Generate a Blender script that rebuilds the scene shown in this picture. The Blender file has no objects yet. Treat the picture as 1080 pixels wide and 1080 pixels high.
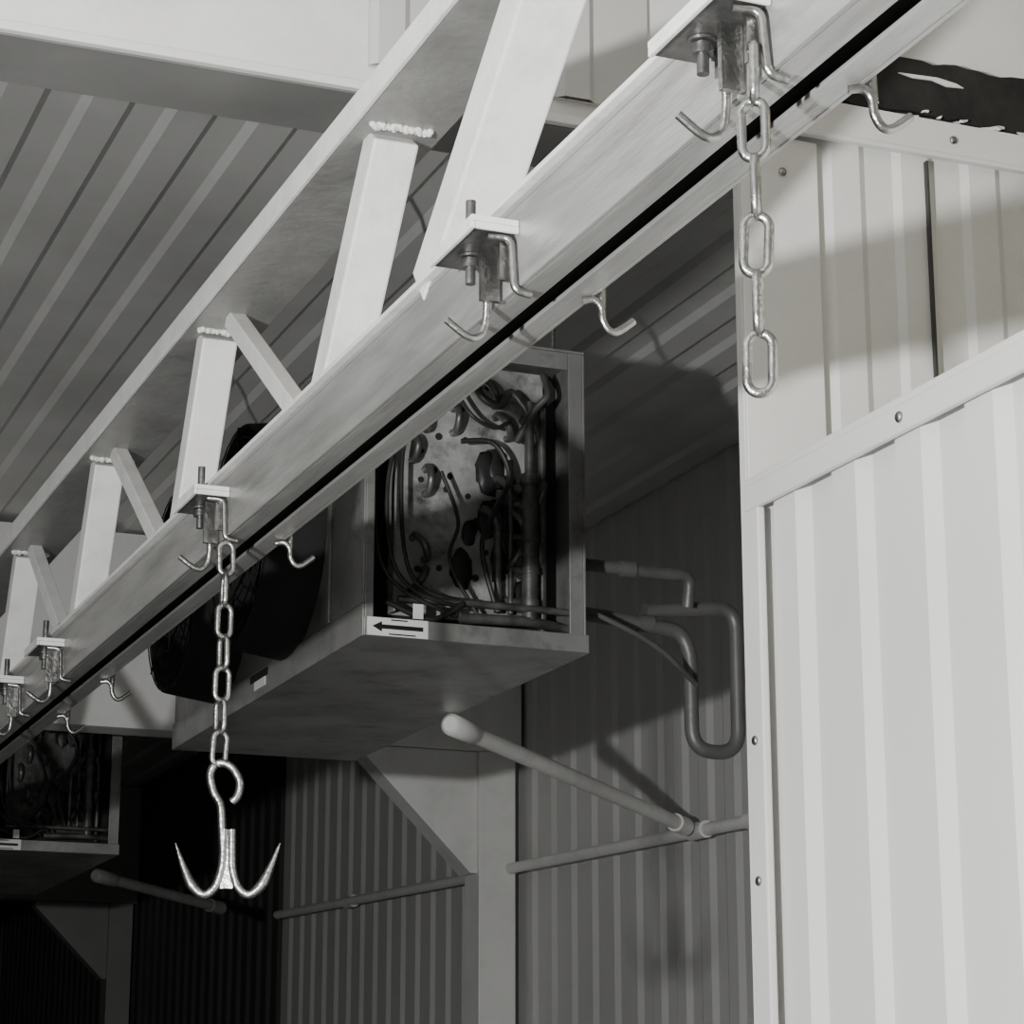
import bpy, math, random
from mathutils import Vector, Matrix
random.seed(7)
EYE = 1.6
scene = bpy.context.scene

# ---------------------------------------------------------------- materials
def mat(name, col, rough=0.5, metal=0.0, nscale=6.0, namt=0.12, bump=0.0, bscale=40.0, dirt=0.0, dscale=2.0, dcol=(0.11,0.108,0.10), stretch=(1,1,1)):
    m = bpy.data.materials.new(name); m.use_nodes = True
    nt = m.node_tree; N = nt.nodes; L = nt.links
    b = N["Principled BSDF"]
    b.inputs["Roughness"].default_value = rough
    b.inputs["Metallic"].default_value = metal
    tc0 = N.new("ShaderNodeTexCoord")
    mp = N.new("ShaderNodeMapping"); mp.inputs["Scale"].default_value = stretch
    L.new(tc0.outputs["Object"], mp.inputs["Vector"])
    V = mp.outputs["Vector"]
    nz = N.new("ShaderNodeTexNoise"); nz.inputs["Scale"].default_value = nscale; nz.inputs["Detail"].default_value = 6
    L.new(V, nz.inputs["Vector"])
    cr = N.new("ShaderNodeValToRGB")
    cr.color_ramp.elements[0].position = 0.3; cr.color_ramp.elements[1].position = 0.7
    c0 = [max(0, c*(1-namt)) for c in col]; c1 = [min(1, c*(1+namt)) for c in col]
    cr.color_ramp.elements[0].color = (*c0, 1); cr.color_ramp.elements[1].color = (*c1, 1)
    L.new(nz.outputs["Fac"], cr.inputs["Fac"])
    out = cr.outputs["Color"]
    if dirt > 0:
        n2 = N.new("ShaderNodeTexNoise"); n2.inputs["Scale"].default_value = dscale; n2.inputs["Detail"].default_value = 10
        n2.inputs["Roughness"].default_value = 0.7
        L.new(V, n2.inputs["Vector"])
        r2 = N.new("ShaderNodeValToRGB")
        r2.color_ramp.elements[0].position = 0.50; r2.color_ramp.elements[1].position = 0.72
        r2.color_ramp.elements[0].color = (0,0,0,1); r2.color_ramp.elements[1].color = (dirt,dirt,dirt,1)
        L.new(n2.outputs["Fac"], r2.inputs["Fac"])
        mx = N.new("ShaderNodeMixRGB"); mx.inputs[2].default_value = (*dcol, 1)
        L.new(r2.outputs["Color"], mx.inputs[0]); L.new(out, mx.inputs[1])
        out = mx.outputs[0]
    L.new(out, b.inputs["Base Color"])
    if bump > 0:
        n3 = N.new("ShaderNodeTexNoise"); n3.inputs["Scale"].default_value = bscale; n3.inputs["Detail"].default_value = 4
        L.new(V, n3.inputs["Vector"])
        bp = N.new("ShaderNodeBump"); bp.inputs["Strength"].default_value = bump; bp.inputs["Distance"].default_value = 0.01
        L.new(n3.outputs["Fac"], bp.inputs["Height"]); L.new(bp.outputs["Normal"], b.inputs["Normal"])
    return m

def g(v): return (v*1.004, v, v*0.975)
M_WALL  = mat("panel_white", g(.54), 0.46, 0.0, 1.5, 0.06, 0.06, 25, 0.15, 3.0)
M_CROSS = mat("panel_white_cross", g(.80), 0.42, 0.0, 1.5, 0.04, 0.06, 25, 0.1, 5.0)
M_WAIN  = mat("panel_white_clean", g(.73), 0.38, 0.0, 1.5, 0.04, 0.05, 20)
M_CEIL  = mat("panel_ceiling", g(.60), 0.44, 0.1, 2, 0.1, 0.05, 20, 0.2, 1.2)
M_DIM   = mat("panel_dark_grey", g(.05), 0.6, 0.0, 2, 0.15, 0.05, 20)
M_TRIM  = mat("flashing_white", g(.74), 0.40, 0.0, 3, 0.04, 0.04, 12)
M_FRAME = mat("frame_paint", g(.76), 0.5, 0.0, 5, 0.06, 0.08, 30, 0.15, 4)
M_FRAME_DIM= mat("frame_paint_dim", g(.25), 0.5, 0.0, 5, 0.06, 0.08, 30, 0.15, 4)  # frame paint darkened so the far frame looks dimly lit
M_SOFF  = mat("soffit_shade_grey", g(.22), 0.5, 0.2, 5, 0.12, 0.08, 30, 0.2, 4)
M_TRUSS = mat("truss_white_paint", g(.82), 0.42, 0.0, 14, 0.05, 0.14, 60, 0.22, 9)
M_CHORD = mat("chord_shade_grey", g(.30), 0.42, 0.2, 10, 0.14, 0.15, 50, 0.4, 6)  # white chord darkened: its underside shade is put into the colour
M_RAIL  = mat("rail_paint_worn", g(.38), 0.34, 0.4, 30, 0.18, 0.2, 90, 0.5, 14, (0.10,0.098,0.09), (1,.12,1))
M_BLACK = mat("slot_dark", (0.006,0.006,0.006), 0.9)
M_STEEL = mat("galvanised_steel", g(.40), 0.34, 1.0, 30, 0.3, 0.2, 120, 0.75, 30)
M_DKSTL = mat("dark_steel_and_shade", g(.18), 0.4, 0.8, 30, 0.3, 0.15, 90, 0.4, 20)
M_SHEET = mat("cooler_sheet_metal", g(.38), 0.38, 0.5, 5, 0.22, 0.04, 30, 0.65, 8, (0.07,0.068,0.06))
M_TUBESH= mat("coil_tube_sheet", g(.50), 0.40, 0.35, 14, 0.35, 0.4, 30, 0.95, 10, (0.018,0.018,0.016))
M_TUBE_DIM= mat("coil_tube_sheet_dim", g(.10), 0.45, 0.3, 14, 0.35, 0.4, 30, 0.95, 10, (0.01,0.01,0.01))  # same tube sheet darkened; far unit's dim light is in the colour
M_DARK  = mat("cooler_interior", (0.015,0.015,0.015), 0.7, 0, 8, 0.3)
M_FAN   = mat("fan_black", (0.008,0.008,0.008), 0.85, 0, 8, 0.2)
M_COPP  = mat("oxidised_tube", g(.16), 0.42, 0.6, 25, 0.4, 0.1, 80, 0.5, 15)
M_RUBB  = mat("rubber_tube", (0.03,0.03,0.03), 0.45, 0, 20, 0.3)
M_PVC   = mat("pvc_white", g(.78), 0.35, 0, 8, 0.05, 0, 1, 0.2, 10)
M_INSUL = mat("pipe_grey", g(.16), 0.45, 0.3, 12, 0.25, 0.1, 60, 0.4, 12)
M_LABEL = mat("label_white", (0.85,0.85,0.83), 0.4, 0, 5, 0.02)
M_INK   = mat("label_ink", (0.01,0.01,0.01), 0.5)
M_PEEL  = mat("blackened_board", (0.014,0.013,0.012), 0.8, 0, 20, 0.5, 0.3, 40)
M_FLOOR = mat("concrete", g(.16), 0.8, 0, 3, 0.2, 0.2, 20, 0.3, 2)

# ---------------------------------------------------------------- mesh builder
import bmesh
class MB:
    def __init__(s): s.v=[]; s.f=[]; s.sm=[]
    def add(s, vs, fs, smooth=False):
        o=len(s.v); s.v += [tuple(v) for v in vs]
        s.f += [tuple(i+o for i in f) for f in fs]; s.sm += [smooth]*len(fs)
    def box(s, x0,x1,y0,y1,z0,z1):
        vs=[(x0,y0,z0),(x1,y0,z0),(x1,y1,z0),(x0,y1,z0),(x0,y0,z1),(x1,y0,z1),(x1,y1,z1),(x0,y1,z1)]
        s.add(vs,[(0,3,2,1),(4,5,6,7),(0,1,5,4),(1,2,6,5),(2,3,7,6),(3,0,4,7)])
    def beam(s, a, b, wx, wp):
        a=Vector(a); b=Vector(b); d=(b-a).normalized()
        x=Vector((1,0,0)); x=(x-d*x.dot(d)).normalized(); p=d.cross(x)
        vs=[]
        for q in (a,b):
            for i,j in ((-1,-1),(1,-1),(1,1),(-1,1)): vs.append(q+x*(i*wx/2)+p*(j*wp/2))
        s.add(vs,[(3,2,1,0),(4,5,6,7),(0,1,5,4),(1,2,6,5),(2,3,7,6),(3,0,4,7)])
    def tube(s, pts, r, seg=10, closed=False, radii=None):
        P=[Vector(p) for p in pts]; n=len(P)
        T=[]
        for i in range(n):
            if closed: t=P[(i+1)%n]-P[i-1]
            else: t=P[min(i+1,n-1)]-P[max(i-1,0)]
            T.append(t.normalized())
        ref=Vector((0,0,1)) if abs(T[0].z)<0.9 else Vector((1,0,0))
        nrm=(ref-T[0]*ref.dot(T[0])).normalized()
        vs=[]
        for i in range(n):
            nrm=(nrm-T[i]*nrm.dot(T[i])).normalized(); bn=T[i].cross(nrm)
            rr=radii[i] if radii else r
            for k in range(seg):
                a=2*math.pi*k/seg; vs.append(P[i]+nrm*(math.cos(a)*rr)+bn*(math.sin(a)*rr))
        fs=[]
        m=n if closed else n-1
        for i in range(m):
            j=(i+1)%n
            for k in range(seg):
                l=(k+1)%seg; fs.append((i*seg+k,i*seg+l,j*seg+l,j*seg+k))
        s.add(vs,fs,True)
        if not closed:
            s.add(vs[:seg],[tuple(reversed(range(seg)))]); s.add(vs[-seg:],[tuple(range(seg))])
    def cyl(s,a,b,r,seg=20): s.tube([a,b],r,seg)
    def prism(s, poly, ext):
        e=Vector(ext); n=len(poly); vs=[Vector(p) for p in poly]+[Vector(p)+e for p in poly]
        fs=[tuple(range(n)),tuple(reversed(range(n,2*n)))]
        for i in range(n):
            j=(i+1)%n; fs.append((i,i+n,j+n,j))
        s.add(vs,fs)
    def blob(s,c,r,seg=8,sc=(1,1,1),jit=0.2):
        vs=[];fs=[]; c=Vector(c); rings=5
        for i in range(rings+1):
            th=math.pi*i/rings
            for k in range(seg):
                ph=2*math.pi*k/seg; q=r*(1+random.uniform(-jit,jit))
                if i in (0,rings): q=r
                vs.append(c+Vector((q*sc[0]*math.sin(th)*math.cos(ph),q*sc[1]*math.sin(th)*math.sin(ph),q*sc[2]*math.cos(th))))
        for i in range(rings):
            for k in range(seg):
                l=(k+1)%seg; fs.append((i*seg+k,(i+1)*seg+k,(i+1)*seg+l,i*seg+l))
        s.add(vs,fs,True)
    def ribbed(s, o, u, v, n, width, length, pitch=0.2, depth=0.02, back=0.05, phase=0.0, top=0.085, slope=0.022):
        o=Vector(o);u=Vector(u);v=Vector(v);n=Vector(n)
        pr=[(0,0)]
        x=phase
        while x+top+2*slope < width:
            if x>=0: pr += [(x+0.0005,0),(x+slope,depth),(x+slope+top,depth),(x+2*slope+top,0)]
            x+=pitch
        pr.append((width,0))
        m=len(pr)
        A=[o+u*p+n*q for p,q in pr]; B=[a+v*length for a in A]
        s.add(A+B,[(i,i+1,m+i+1,m+i) for i in range(m-1)])
        bo=[o-n*back, o+u*width-n*back, o+u*width, o]
        q=[Vector(p)+v*length for p in bo]
        s.add(bo+q,[(0,1,2,3),(7,6,5,4),(0,4,5,1),(1,5,6,2),(3,7,4,0)])
    def obj(s,name,m,parent=None,bevel=0.0):
        me=bpy.data.meshes.new(name); me.from_pydata(s.v,[],s.f); me.update()
        for p,k in zip(me.polygons,s.sm): p.use_smooth=k
        me.materials.append(m)
        ob=bpy.data.objects.new(name,me); scene.collection.objects.link(ob)
        if parent: ob.parent=parent
        if bevel>0:
            md=ob.modifiers.new("bevel","BEVEL"); md.width=bevel; md.segments=2; md.limit_method='ANGLE'
        bm=bmesh.new(); bm.from_mesh(me); bmesh.ops.recalc_face_normals(bm,faces=bm.faces); bm.to_mesh(me); bm.free()
        return ob
def empty(name):
    e=bpy.data.objects.new(name,None); e.empty_display_size=0.1; scene.collection.objects.link(e); return e
def fillet(pts,r,n=6):
    P=[Vector(p) for p in pts]; out=[P[0]]
    for i in range(1,len(P)-1):
        a=(P[i-1]-P[i]); b=(P[i+1]-P[i]); k=min(r,a.length*0.49,b.length*0.49)
        A=P[i]+a.normalized()*k; B=P[i]+b.normalized()*k
        for j in range(n+1):
            t=j/n; out.append(A*(1-t)**2+P[i]*2*t*(1-t)+B*t*t)
    out.append(P[-1]); return out
def spline(pts,n=8):
    P=[Vector(p) for p in pts]; Q=[P[0]]+P+[P[-1]]; out=[]
    for i in range(1,len(Q)-2):
        for j in range(n):
            t=j/n; a,b,c,d=Q[i-1],Q[i],Q[i+1],Q[i+2]
            out.append(0.5*((2*b)+(c-a)*t+(2*a-5*b+4*c-d)*t*t+(3*b-a-3*c+d)*t**3))
    out.append(P[-1]); return out
def one(name,m,fn,parent=None,bevel=0.0):
    b=MB(); fn(b); return b.obj(name,m,parent,bevel)

# ---------------------------------------------------------------- room shell (z relative to eye height)
XW=3.75; XL=-4.0; YN=-3.0; YF=21.0; ZC=2.39; ZF=-EYE; YB=3.385; XC=1.78; YD=12.6
one("floor",M_FLOOR,lambda b:b.box(XL-.1,XW+.1,YN-.1,YF+.1,ZF-.1,ZF))
one("ceiling",M_CEIL,lambda b:b.ribbed((XL,YN,ZC),(1,0,0),(0,1,0),(0,0,-1),XW-XL,YF-YN,back=.08,depth=.017))
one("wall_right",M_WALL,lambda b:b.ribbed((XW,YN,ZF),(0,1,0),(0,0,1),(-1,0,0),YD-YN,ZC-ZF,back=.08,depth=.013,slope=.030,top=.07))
one("wall_right_dark",M_DIM,lambda b:b.ribbed((XW,YD+.001,ZF),(0,1,0),(0,0,1),(-1,0,0),YF-YD-.001,ZC-ZF,back=.08))  # far stretch of the right wall, in dark grey
one("wall_left",M_DIM,lambda b:b.ribbed((XL,YN,ZF),(0,1,0),(0,0,1),(1,0,0),YF-YN,ZC-ZF,back=.08))
one("wall_far",M_DIM,lambda b:b.ribbed((XL,YF,ZF),(1,0,0),(0,0,1),(0,-1,0),XW-XL,ZC-ZF,back=.08))
one("wall_back",M_DIM,lambda b:b.ribbed((XL,YN,ZF),(1,0,0),(0,0,1),(0,1,0),XW-XL,ZC-ZF,back=.08))
ZT=1.765
one("wall_cross",M_CROSS,lambda b:b.ribbed((XC+.02,YB,ZF),(1,0,0),(0,0,1),(0,-1,0),XW-.02-XC-.02,ZT-.002-ZF,phase=.15,pitch=.14,top=.055,slope=.015,depth=.008,back=.012))
def trim_corner(b):
    b.box(XC,XC+.15,YB-.020,YB-.011,ZF,ZT-.08)
    b.box(XC,XC+.0195,YB-.0105,YB+.012,ZF,ZT-.08)
one("trim_1",M_CROSS,trim_corner,bevel=.002)
def trim_top(b):
    b.box(XC,XW-.03,YB-.030,YB-.0205,1.692,ZT)
    b.box(XC,XW-.03,YB-.040,YB-.0305,1.690,1.700)
one("trim_2",M_TRIM,trim_top,bevel=.002)
one("trim_3",mat("sealant_dark",(0.05,0.05,0.045),.7),lambda b:b.box(2.150,2.154,YB-.0205,YB-.0105,ZF+.01,1.688))

PT=1.053
one("wall_partition",M_WAIN,lambda b:b.ribbed((XC+.01,-1.0,ZF),(0,1,0),(0,0,1),(-1,0,0),YB-.05+1.0,PT-.01-ZF,pitch=.187,top=.07,slope=.025,back=.08,phase=.06,depth=.017))
def trim_part(b):
    b.box(XC-.022,XC+.10,-1.0,YB-.045,PT-.012,PT)
    b.box(XC-.024,XC-.012,-1.0,YB-.045,PT-.055,PT-.012)
    b.box(XC-.026,XC-.012,YB-.095,YB-.045,ZF+.002,PT-.056)
one("trim_4",M_TRIM,trim_part,bevel=.003)
def screws(b):
    for y in (2.85,2.35,1.7): b.blob((XC-.026,y,PT-.033),.009,10,(.6,1,1),0)
    for z in (.62,.40,-.02,-.35,-.62,-1.2): b.blob((XC-.028,YB-.07,z),.008,10,(.6,1,1),0)
    for x,z in ((1.86,1.62),(1.86,.2)): b.blob((x,YB-.022,z),.008,10,(1,.6,1),0)
    for x in (1.83,2.2,2.6): b.blob((x,YB-.033,1.73),.008,10,(1,.6,1),0)
    for x in (.62,-.2): b.blob((x,3.395,1.76),.010,10,(1,.6,1),0)
one("panel_screws",M_STEEL,screws)

# ---------------------------------------------------------------- beams and frames
def ceiling_beam(y):
    e=empty("ceiling_beam")
    one("box_beam",M_FRAME,lambda b:b.box(XL+.03,XW-.025,y,y+.17,1.656,ZC-.03),e,.003)
    one("front_lip",M_TRIM,lambda b:b.box(XL+.03,XC-.01,y-.016,y-.0005,1.652,1.668),e,.002)
    one("soffit_shade_strip",M_SOFF,lambda b:b.box(XL+.03,XW-.025,y+.001,y+.169,1.650,1.6555),e)  # shade under the beam painted on as a grey strip
    one("ribbed_cover",M_WALL,lambda b:b.ribbed((1.12,y-.01,1.70),(1,0,0),(0,0,1),(0,-1,0),.50,.62,back=.009,depth=.010,pitch=.11,top=.045,slope=.012),e)
    return e
ceiling_beam(3.40)
def frame(y,zb=1.58,m=M_FRAME):
    e=empty("portal_frame")
    one("rafter_beam",m,lambda b:b.box(XL+.03,XW-.03,y,y+.17,zb,ZC-.03),e,.003)
    px=.397*9.1
    one("post",m,lambda b:(b.box(px-.08,px+.08,y,y+.17,ZF,zb-.001)),e,.004)
    def gs(b):
        b.prism([(px-.08,y+.02,zb-.002),(px-.57,y+.02,zb-.002),(px-.57,y+.02,zb-.04),(px-.11,y+.02,zb-.50),(px-.08,y+.02,zb-.50)],(0,.13,0))
    one("knee_gusset",m,gs,e,.003)
frame(9.1); frame(15.9,m=M_FRAME_DIM)

pe=empty("peeling_header_board")
def ragged(b,x0,x1,z0,z1,y,th,n,ja):
    top=[];bot=[]
    for i in range(n+1):
        x=x0+(x1-x0)*i/n
        top.append((x,y,z1+random.uniform(-ja,ja))); bot.append((x,y,z0+random.uniform(-ja,ja)))
    for i in range(n):
        b.prism([bot[i],bot[i+1],top[i+1],top[i]],(0,-th,0))
one("charred_board",M_PEEL,lambda b:ragged(b,1.99,3.4,1.780,1.885,3.385,.014,60,.006),pe)
def flakes(b):
    for i in range(46):
        x=random.uniform(2.05,2.9); z=1.768+random.gauss(0,.007); r=random.uniform(.003,.009)
        n=random.randint(5,8); pts=[]
        for k in range(n):
            a=2*math.pi*k/n; q=r*random.uniform(.4,1.2); pts.append((x+q*2.2*math.cos(a),3.368-random.uniform(0,.010),z+q*.8*math.sin(a)))
        b.prism(pts,(0,-.003,0))
    pts=[(2.10,3.366,1.848),(2.13,3.366,1.843),(2.17,3.366,1.845),(2.20,3.366,1.838),(2.235,3.366,1.841),(2.22,3.366,1.847),(2.18,3.366,1.852),(2.14,3.366,1.850)]
    b.prism(pts,(0,-.003,0))
one("paint_flakes",M_FRAME,flakes,pe)

# ---------------------------------------------------------------- truss with hanging rail
tr=empty("meat_rail_truss")
Y0,Y1=.3,20.5
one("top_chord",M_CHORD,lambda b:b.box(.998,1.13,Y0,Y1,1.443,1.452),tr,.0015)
one("top_chord_edge",M_TRUSS,lambda b:b.box(.990,.9975,Y0,Y1,1.442,1.485),tr,.0015)
def rail(b):
    b.box(1.02,1.12,Y0,Y1,1.104,1.112)
    b.box(1.02,1.026,Y0,Y1,1.0,1.1035)
    b.box(1.114,1.12,Y0,Y1,1.0,1.1035)
    b.box(1.0265,1.059,Y0,Y1,1.0,1.006)
    b.box(1.084,1.1135,Y0,Y1,1.0,1.006)
one("slotted_rail",M_RAIL,rail,tr,.0012)
one("rail_interior",M_BLACK,lambda b:b.box(1.0275,1.1125,Y0+.01,Y1-.01,1.02,1.1),tr)
one("rail_top_flat",M_TRUSS,lambda b:b.box(1.008,1.10,Y0,Y1,1.1125,1.120),tr,.0015)
WB=1.12; WT=1.4425
def webs(b):
    b.beam((1.06,2.86,WB),(1.06,2.455,WT),.085,.07)
    b.beam((1.06,3.345,WB),(1.06,3.095,WT),.070,.055)
    for yb in [4.24+.905*i for i in range(18)]:
        b.beam((1.06,yb,WB),(1.06,yb-.17,WT),.066,.05)
    b.beam((1.06,1.35,WB),(1.06,1.2,WT),.07,.055)
one("web_posts",M_TRUSS,webs,tr,.004)
def diags(b):
    for yb in [3.50+.92*i for i in range(18)]:
        b.beam((1.06,yb,WB),(1.06,yb+.46,WT),.03,.034)
one("web_diagonals",M_TRUSS,diags,tr,.002)
def welds(b):
    for yt in [2.455,3.095]+[4.07+.905*i for i in range(4)]:
        for k in range(60):
            x=1.06-.045+.09*k/59
            b.blob((x,yt-.037+random.uniform(-.004,.004),WT-random.uniform(0,.004)),random.uniform(.003,.0065),6)
    for yb in [2.86,3.345]+[4.24+.905*i for i in range(4)]:
        for k in range(14):
            b.blob((1.027+random.uniform(-.004,.004),yb-.05+k*.0075,WB+random.uniform(-.002,.003)),random.uniform(.003,.005),6)
one("weld_beads",M_TRUSS,welds,tr)
one("hanger_plates",M_SOFF,lambda b:[b.box(1.085,1.12,y,y+.07,1.4525,z) for y,z in ((9.16,1.579),(15.96,1.579))],tr)

# ---------------------------------------------------------------- rail hook brackets
def clip(yc):
    e=empty("rail_hook_bracket")
    def edge(b):
        b.box(.958,1.0195,yc-.10,yc+.05,1.0755,1.083)
        b.box(.958,.9635,yc-.0995,yc+.0495,1.066,1.075)
        b.box(.964,1.0195,yc-.10,yc-.095,1.066,1.075)
    one("angle_plate",M_TRUSS,edge,e,.001)
    def far(b):
        b.box(1.1205,1.16,yc-.10,yc+.05,1.066,1.075)
    one("angle_plate_far",M_TRUSS,far,e,.001)
    one("angle_underside_shade",M_DKSTL,lambda b:b.box(.964,1.0195,yc-.0945,yc+.0495,1.069,1.075),e)  # shaded underside of the plate painted as a dark slab
    def strap(b):
        b.tube(fillet([(.985,yc-.085,1.064),(1.012,yc-.092,1.062),(1.013,yc-.10,.992),(1.035,yc-.10,.990)],.012),.0048,8)
        b.box(.990,1.014,yc-.050,yc-.042,.995,1.066)
        b.box(1.000,1.016,yc-.085,yc-.078,1.01,1.066)
    one("strap",M_STEEL,strap,e)
    def bolt(b):
        b.cyl((.995,yc,1.032),(.995,yc,1.142),.0065,12)
        for z0 in (1.053,1.0855):
            b.tube([(.995,yc,z0),(.995,yc,z0+.011)],.0125,6)
        b.cyl((.995,yc,1.0655),(.995,yc,1.0685),.016,16)
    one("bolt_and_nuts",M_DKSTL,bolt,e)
    def hooks(b):
        b.tube(spline([(1.0,yc-.035,1.06),(1.002,yc-.033,1.03),(1.007,yc-.025,.995),(1.006,yc-.02,.970),(.997,yc-.02,.957),(.982,yc-.02,.957),(.956,yc-.02,.974)]),.0048,8)
        b.tube(fillet([(1.132,yc-.08,1.066),(1.130,yc-.09,1.02)],.01),.0055,8)
        b.tube(spline([(1.104,yc-.095,.9935),(1.118,yc-.10,.9945),(1.127,yc-.10,.985),(1.129,yc-.10,.970),(1.137,yc-.10,.958),(1.149,yc-.10,.958),(1.170,yc-.10,.974)]),.0048,8)
        b.cyl((1.130,yc-.095,1.022),(1.128,yc-.10,.985),.0055,8)
    one("j_hooks",M_STEEL,hooks,e)
    return e
for y in (1.955,2.6,3.9,5.25,5.72,7.2): clip(y)

# ---------------------------------------------------------------- chains
def link(b,c,ang,tilt=0,L=.064,W=.033,r=.0048):
    c=Vector(c); h=L/2-W/2; R=W/2-r; pts=[]
    for k in range(13):
        a=math.pi*k/12; pts.append((R*math.cos(a),h+(R)*math.sin(a)))
    for k in range(13):
        a=math.pi+math.pi*k/12; pts.append((R*math.cos(a),-h+R*math.sin(a)))
    M=Matrix.Rotation(ang,3,'Z')@Matrix.Rotation(tilt,3,'Y')
    b.tube([c+M@Vector((x,0,z)) for x,z in pts],r,10,True)
def chain(b,x,y,ztop,n,pitch=.0535,a0=-22,L=.064):
    for i in range(n):
        ang=math.radians(a0+(90 if i%2 else 0)+random.uniform(-14,14))
        link(b,(x+random.uniform(-.001,.001),y,ztop-.031-i*pitch),ang,math.radians(random.uniform(-3,3)),L)
one("steel_chain",M_STEEL,lambda b:chain(b,1.002,1.865,1.026,6,.0585,62,.068))
ch=empty("meat_hook_chain")
one("chain_links",M_STEEL,lambda b:chain(b,1.012,3.785,.985,7,.0535,8),ch)
def hook(b):
    c=math.cos(math.radians(-22)); s=math.sin(math.radians(-22))
    def P(u,z,d=0): return (1.012+u*c-d*s,3.785+u*s+d*c,z)
    b.tube(spline([P(.022,.545),P(.032,.556),P(.034,.580),P(.018,.604),P(-.004,.608),P(-.014,.590),P(-.008,.562),P(.004,.54),P(.008,.50),P(.012,.45)]),.0066,10)
    for sg in (-1,1):
        o=.018
        pts=[P(.006*sg+o,.500),P(.007*sg+o,.46),P(.009*sg+o,.435),P(.018*sg+o,.408),P(.036*sg+o,.395),P(.056*sg+o,.410),P(.070*sg+o,.438),P(.085*sg+o,.478)]
        q=spline(pts); n=len(q)
        rad=[.0070 if i<n*.6 else .0070+.0018*math.sin((i/n-.6)/.4*math.pi)-(.0066*max(0,(i/n-.72)/.28)) for i in range(n)]
        b.tube(q,.006,10,False,rad)
    b.prism([P(.010,.49,-.003),P(.026,.49,-.003),P(.028,.405,-.003),P(.008,.405,-.003)],(0,.006,0))
one("double_hook",M_STEEL,hook,ch)

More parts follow.
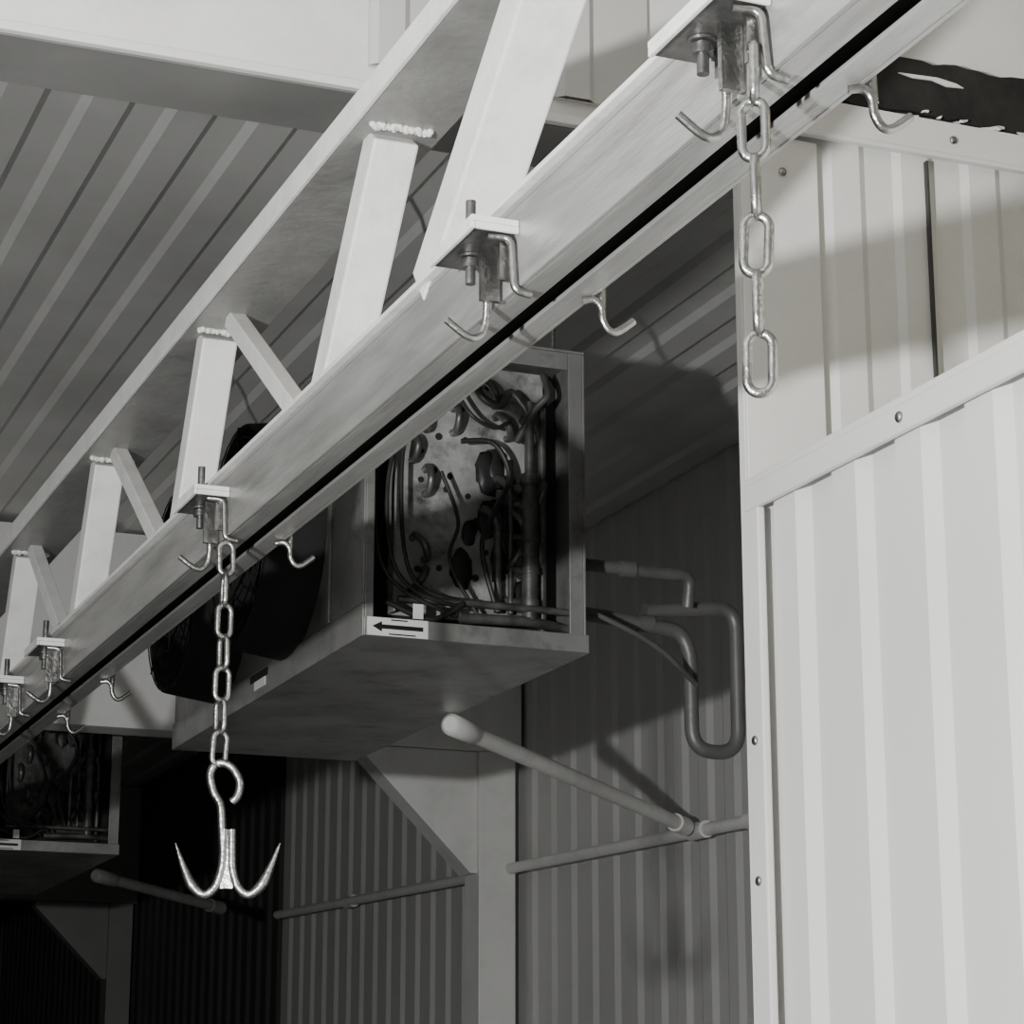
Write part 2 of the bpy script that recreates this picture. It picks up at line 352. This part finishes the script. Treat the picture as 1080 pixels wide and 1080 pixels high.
# ---------------------------------------------------------------- evaporator units
def evaporator(x0,y0,z0,msheet):
    e=empty("evaporator_unit"); w=.55; Ln=1.75; h=.745
    def case(b):
        t=.006
        b.box(x0,x0+w,y0,y0+Ln,z0,z0+t)
        b.box(x0-.004,x0+w+.004,y0-.006,y0-.0005,z0-.001,z0+.042)
        b.box(x0-.006,x0-.0005,y0,y0+Ln,z0-.001,z0+.075)
        b.box(x0+w+.0005,x0+w+.006,y0,y0+Ln,z0-.001,z0+.042)
        b.box(x0,x0+w,y0+Ln-.006,y0+Ln,z0+.007,z0+h)
        b.box(x0,x0+w,y0,y0+Ln-.007,z0+h-.006,z0+h)
        b.box(x0+w-.006,x0+w,y0+.001,y0+Ln-.008,z0+.043,z0+h-.007)
        b.box(x0+w-.042,x0+w-.0065,y0+.001,y0+.007,z0+.043,z0+h-.007)
        b.box(x0,x0+.02,y0+.001,y0+.007,z0+.043,z0+h-.007)
        b.box(x0+.021,x0+w-.043,y0+.001,y0+.007,z0+h-.05,z0+h-.007)
        b.box(x0-.005,x0,y0+.002,y0+.26,z0+.076,z0+h)
        b.box(x0,x0+.005,y0+.27,y0+Ln-.008,z0+.076,z0+h-.007)
        b.box(x0-.012,x0-.0055,y0+.24,y0+.262,z0+.076,z0+h)
    one("casing",M_SHEET,case,e,.0015)
    one("inner_lining",M_DARK,lambda b:b.box(x0+.03,x0+w-.012,y0+.16,y0+Ln-.02,z0+.02,z0+h-.02),e)
    def sheet(b):
        b.box(x0+.10,x0+w-.06,y0+.12,y0+.125,z0+.08,z0+h-.03)
        b.box(x0+.095,x0+.10,y0+.08,y0+.125,z0+.08,z0+h-.03)
    one("tube_sheet",msheet,sheet,e)
    def bends(b):
        for i in range(5):
            for j in range(7):
                x=x0+.15+i*.070+(0.034 if j%2 else 0); z=z0+.14+j*.080
                if x>x0+w-.08: continue
                if random.random()<(.62 if i<3 else .3): continue
                dx,dz=random.choice([(.030,.05),(-.030,.05),(.0,.06),(0,.055)])
                p=Vector((x,y0+.12,z)); q=Vector((min(x+dx,x0+w-.07),y0+.12,min(z+dz,z0+h-.05)))
                m=(p+q)/2; o=Vector((0,-.035,0))
                b.tube(spline([p,p+o*.8,m+o*1.35,q+o*.8,q],5),.0095,8)
        for pts,r in (([(.28,.08,.70),(.30,.05,.62),(.35,.05,.60),(.38,.06,.64),(.42,.06,.60),(.43,.06,.56)],.010),
                      ([(.475,.08,.70),(.47,.04,.64),(.44,.05,.60),(.40,.07,.52)],.009)):
            b.tube(spline([(x0+a,y0+c,z0+d) for a,c,d in pts],6),r,8)
    one("return_bends",M_COPP,bends,e)
    def holes(b):
        for i in range(30):
            x=x0+random.uniform(.14,w-.08); z=z0+random.uniform(.15,h-.08)
            b.cyl((x,y0+.1195,z),(x,y0+.116,z),random.uniform(.005,.010),10)
        for i in range(10):
            x=x0+random.uniform(.27,w-.10); z=z0+random.uniform(.12,h-.25)
            b.blob((x,y0+.114,z),random.uniform(.02,.04),8,(.8,.2,1.4),.3)
    one("tube_stubs",M_RUBB,holes,e)
    def header(b):
        b.cyl((x0+.43,y0+.06,z0+.08),(x0+.43,y0+.06,z0+.44),.019,14)
        b.cyl((x0+.43,y0+.06,z0+.44),(x0+.43,y0+.06,z0+.62),.012,12)
        b.cyl((x0+.475,y0+.09,z0+.06),(x0+.475,y0+.09,z0+.62),.010,10)
        b.cyl((x0+.36,y0+.09,z0+.10),(x0+.36,y0+.09,z0+.34),.010,10)
        b.cyl((x0+.395,y0+.095,z0+.10),(x0+.395,y0+.095,z0+.48),.007,10)
        for z in (.12,.2,.28,.36,.42):
            b.cyl((x0+.43,y0+.06,z0+z),(x0+.39,y0+.12,z0+z+.02),.009,8)
            b.cyl((x0+.43,y0+.06,z0+z-.008),(x0+.43,y0+.06,z0+z+.008),.023,12)
        b.tube(fillet([(x0+.10,y0+.06,z0+.105),(x0+.25,y0+.04,z0+.105),(x0+w-.01,y0+.05,z0+.105)],.03),.009,8)
        b.tube(fillet([(x0+.25,y0+.05,z0+.07),(x0+.43,y0+.05,z0+.075),(x0+w-.01,y0+.1,z0+.075)],.03),.013,8)
    one("suction_header",M_COPP,header,e)
    def hoses(b):
        for k,(a,bz) in enumerate(((.035,.44),(.065,.42),(.10,.48))):
            b.tube(spline([(x0+a+.03,y0+.05,z0+bz+.1),(x0+a,y0+.045,z0+bz-.05),(x0+a+.01,y0+.04,z0+.2),(x0+a+.07,y0+.035,z0+.12),(x0+a+.2,y0+.04,z0+.07+.02*k)]),.0055,8)
        b.tube(spline([(x0+.25,y0+.05,z0+.5),(x0+.33,y0+.04,z0+.50),(x0+.37,y0+.04,z0+.42),(x0+.33,y0+.04,z0+.33),(x0+.30,y0+.04,z0+.24),(x0+.34,y0+.05,z0+.1)]),.0065,8)
        b.tube(spline([(x0+.20,y0+.05,z0+.42),(x0+.24,y0+.04,z0+.30),(x0+.22,y0+.04,z0+.2),(x0+.3,y0+.05,z0+.07)]),.005,8)
        b.tube(spline([(x0+.06,y0+.03,z0+.09),(x0+.17,y0+.03,z0+.055),(x0+.25,y0+.03,z0+.10),(x0+.2,y0+.04,z0+.07)]),.007,8)
        b.tube(spline([(x0+.24,y0+.05,z0+.62),(x0+.27,y0+.03,z0+.56),(x0+.33,y0+.04,z0+.54),(x0+.37,y0+.05,z0+.56)]),.005,8)
    one("distributor_hoses",M_RUBB,hoses,e)
    one("wire_tag",M_LABEL,lambda b:b.box(x0+.12,x0+.145,y0+.012,y0+.014,z0+.05,z0+.085),e)
    one("arrow_label",M_LABEL,lambda b:b.box(x0+.003,x0+.15,y0-.0075,y0-.0062,z0+.000,z0+.042),e)
    def arrow(b):
        y=y0-.0082; c=z0+.021
        b.prism([(x0+.015,y,c),(x0+.038,y,c-.012),(x0+.038,y,c-.005),(x0+.138,y,c-.005),(x0+.138,y,c+.005),(x0+.038,y,c+.005),(x0+.038,y,c+.012)],(0,.0006,0))
        b.box(x0+.055,x0+.12,y,y+.0006,z0+.003,z0+.006); b.box(x0+.06,x0+.10,y,y+.0006,z0+.036,z0+.039)
    one("arrow_print",M_INK,arrow,e)
    one("rating_plate",M_LABEL,lambda b:b.box(x0-.008,x0-.0065,y0+.78,y0+.88,z0+.022,z0+.045),e)
    one("rating_plate_print",M_INK,lambda b:b.box(x0-.008,x0-.0065,y0+.76,y0+.92,z0+.046,z0+.066),e)
    for fy in (.60,1.25):
        c=Vector((x0,y0+fy,z0+.36))
        def shroud(b):
            R=.285; seg=36
            vs=[];fs=[]
            for (xx,rr) in ((0,R+.02),(-.14,R),(-.14,R-.012),(-.001,R-.012)):
                for k in range(seg):
                    a=2*math.pi*k/seg; vs.append(c+Vector((xx,rr*math.cos(a),rr*math.sin(a))))
            for i in range(3):
                for k in range(seg):
                    l=(k+1)%seg; fs.append((i*seg+k,i*seg+l,(i+1)*seg+l,(i+1)*seg+k))
            b.add(vs,fs,True)
            b.cyl(c+Vector((-.001,0,0)),c+Vector((-.006,0,0)),R-.013,36)
            b.cyl(c+Vector((-.02,0,0)),c+Vector((-.13,0,0)),.06,18)
            for k in range(5):
                a=2*math.pi*k/5; d=Vector((0,math.cos(a),math.sin(a))); t=Vector((0,-math.sin(a),math.cos(a)))
                p=[c+d*.06+t*.03+Vector((-.06,0,0)),c+d*.25+t*.09+Vector((-.04,0,0)),c+d*.25-t*.06+Vector((-.09,0,0)),c+d*.06-t*.03+Vector((-.09,0,0))]
                b.prism(p,(-.003,0,0))
            for rr in (.05,.09,.13,.17,.21,.25,.28):
                b.tube([c+Vector((-.145,rr*math.cos(2*math.pi*k/32),rr*math.sin(2*math.pi*k/32))) for k in range(32)],.002,5,True)
            for k in range(8):
                a=math.pi*2*k/8; b.tube([c+Vector((-.147,.04*math.cos(a),.04*math.sin(a))),c+Vector((-.147,.283*math.cos(a),.283*math.sin(a)))],.0025,5)
        one("fan",M_FAN,shroud,e)
    def rods(b):
        for dx in (.04,w-.04):
            for dy in (.1,Ln-.1): b.cyl((x0+dx,y0+dy,z0+h),(x0+dx,y0+dy,ZC-.001),.006,8)
    one("hanger_rods",M_STEEL,rods,e)
    return e
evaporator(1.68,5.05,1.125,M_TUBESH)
evaporator(1.64,9.75,1.165,M_TUBE_DIM)

# ---------------------------------------------------------------- piping
def drain(dy,zb,k=1.0):
    e=empty("drain_pipe")
    A=Vector((2.225,5.93+dy,zb-.031)); B=A+(Vector((3.60,7.34+dy,1.06))-A)*k; d=(B-A).normalized()
    one("sloped_pipe",M_PVC if dy==0 else M_SOFF,lambda b:b.cyl(A,B,.024,16),e)  # far pipe is white too; its dimness is painted in grey
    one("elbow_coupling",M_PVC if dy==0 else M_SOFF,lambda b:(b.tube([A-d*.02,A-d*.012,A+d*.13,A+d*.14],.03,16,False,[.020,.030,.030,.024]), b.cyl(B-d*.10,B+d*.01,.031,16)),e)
drain(0,1.125); drain(4.35,1.165,.55)
def wp(b):
    b.cyl((3.69,5.5,1.00),(3.66,9.08,1.10),.022,14)
    b.cyl((3.66,9.29,1.10),(3.66,12.4,1.20),.022,14)
    for y,z in ((7.38,1.052),(6.95,1.04),(11.2,1.16)): b.cyl((3.673,y-.06,z),(3.673,y+.06,z+.003),.030,14)
one("condensate_pipe",M_PVC,wp)
rp=empty("refrigerant_pipe")
def trap(b):
    Y=5.3
    b.tube(fillet([(2.236,Y,1.285),(2.40,Y,1.275),(2.60,Y,1.255),(2.625,Y,1.20),(2.625,Y,.955),(2.755,Y,.955),(2.755,Y,1.33),(2.50,Y,1.30)],.06,8),.0185,14)
    for x,z in ((2.30,1.281),(2.50,1.268)): b.cyl((x-.02,Y,z),(x+.02,Y,z-.001),.023,14)
one("p_trap",M_INSUL,trap,rp)
def lines(b):
    b.tube(fillet([(2.236,5.22,1.385),(2.54,5.24,1.385),(2.60,5.24,1.385),(2.60,5.26,1.31)],.03),.016,12)
    b.cyl((2.40,5.23,1.385),(2.44,5.23,1.385),.021,12)
    b.tube(spline([(2.236,5.16,1.27),(2.35,5.16,1.23),(2.48,5.18,1.18),(2.61,5.24,1.11)]),.007,8)
one("liquid_line",M_INSUL,lines,rp)

# ---------------------------------------------------------------- lights
def light(name,loc,power,size,col=(1,1,.99)):
    l=bpy.data.lights.new(name,'POINT'); l.energy=power; l.color=col; l.shadow_soft_size=size
    o=bpy.data.objects.new(name,l); o.location=loc; scene.collection.objects.link(o)
    return o
light("work_lamp",(-1.15,.6,.24),780,.05)
light("warm_fill",(2.9,.9,1.7),10,.06,(1,.86,.40))  # added unseen fill, tints the shadow on the cross wall yellow
w=bpy.data.worlds.new("world"); scene.world=w; w.use_nodes=True
w.node_tree.nodes["Background"].inputs[0].default_value=(.5,.5,.5,1); w.node_tree.nodes["Background"].inputs[1].default_value=.05

# ---------------------------------------------------------------- camera
cam=bpy.data.cameras.new("camera"); cam.lens=84; cam.sensor_width=36; cam.clip_start=.05
co=bpy.data.objects.new("camera",cam); scene.collection.objects.link(co)
co.location=(0,0,0); co.rotation_euler=(math.radians(90+14.9),0,math.radians(-22))
scene.camera=co
for o in scene.objects:
    if o.parent is None: o.location.z+=EYE
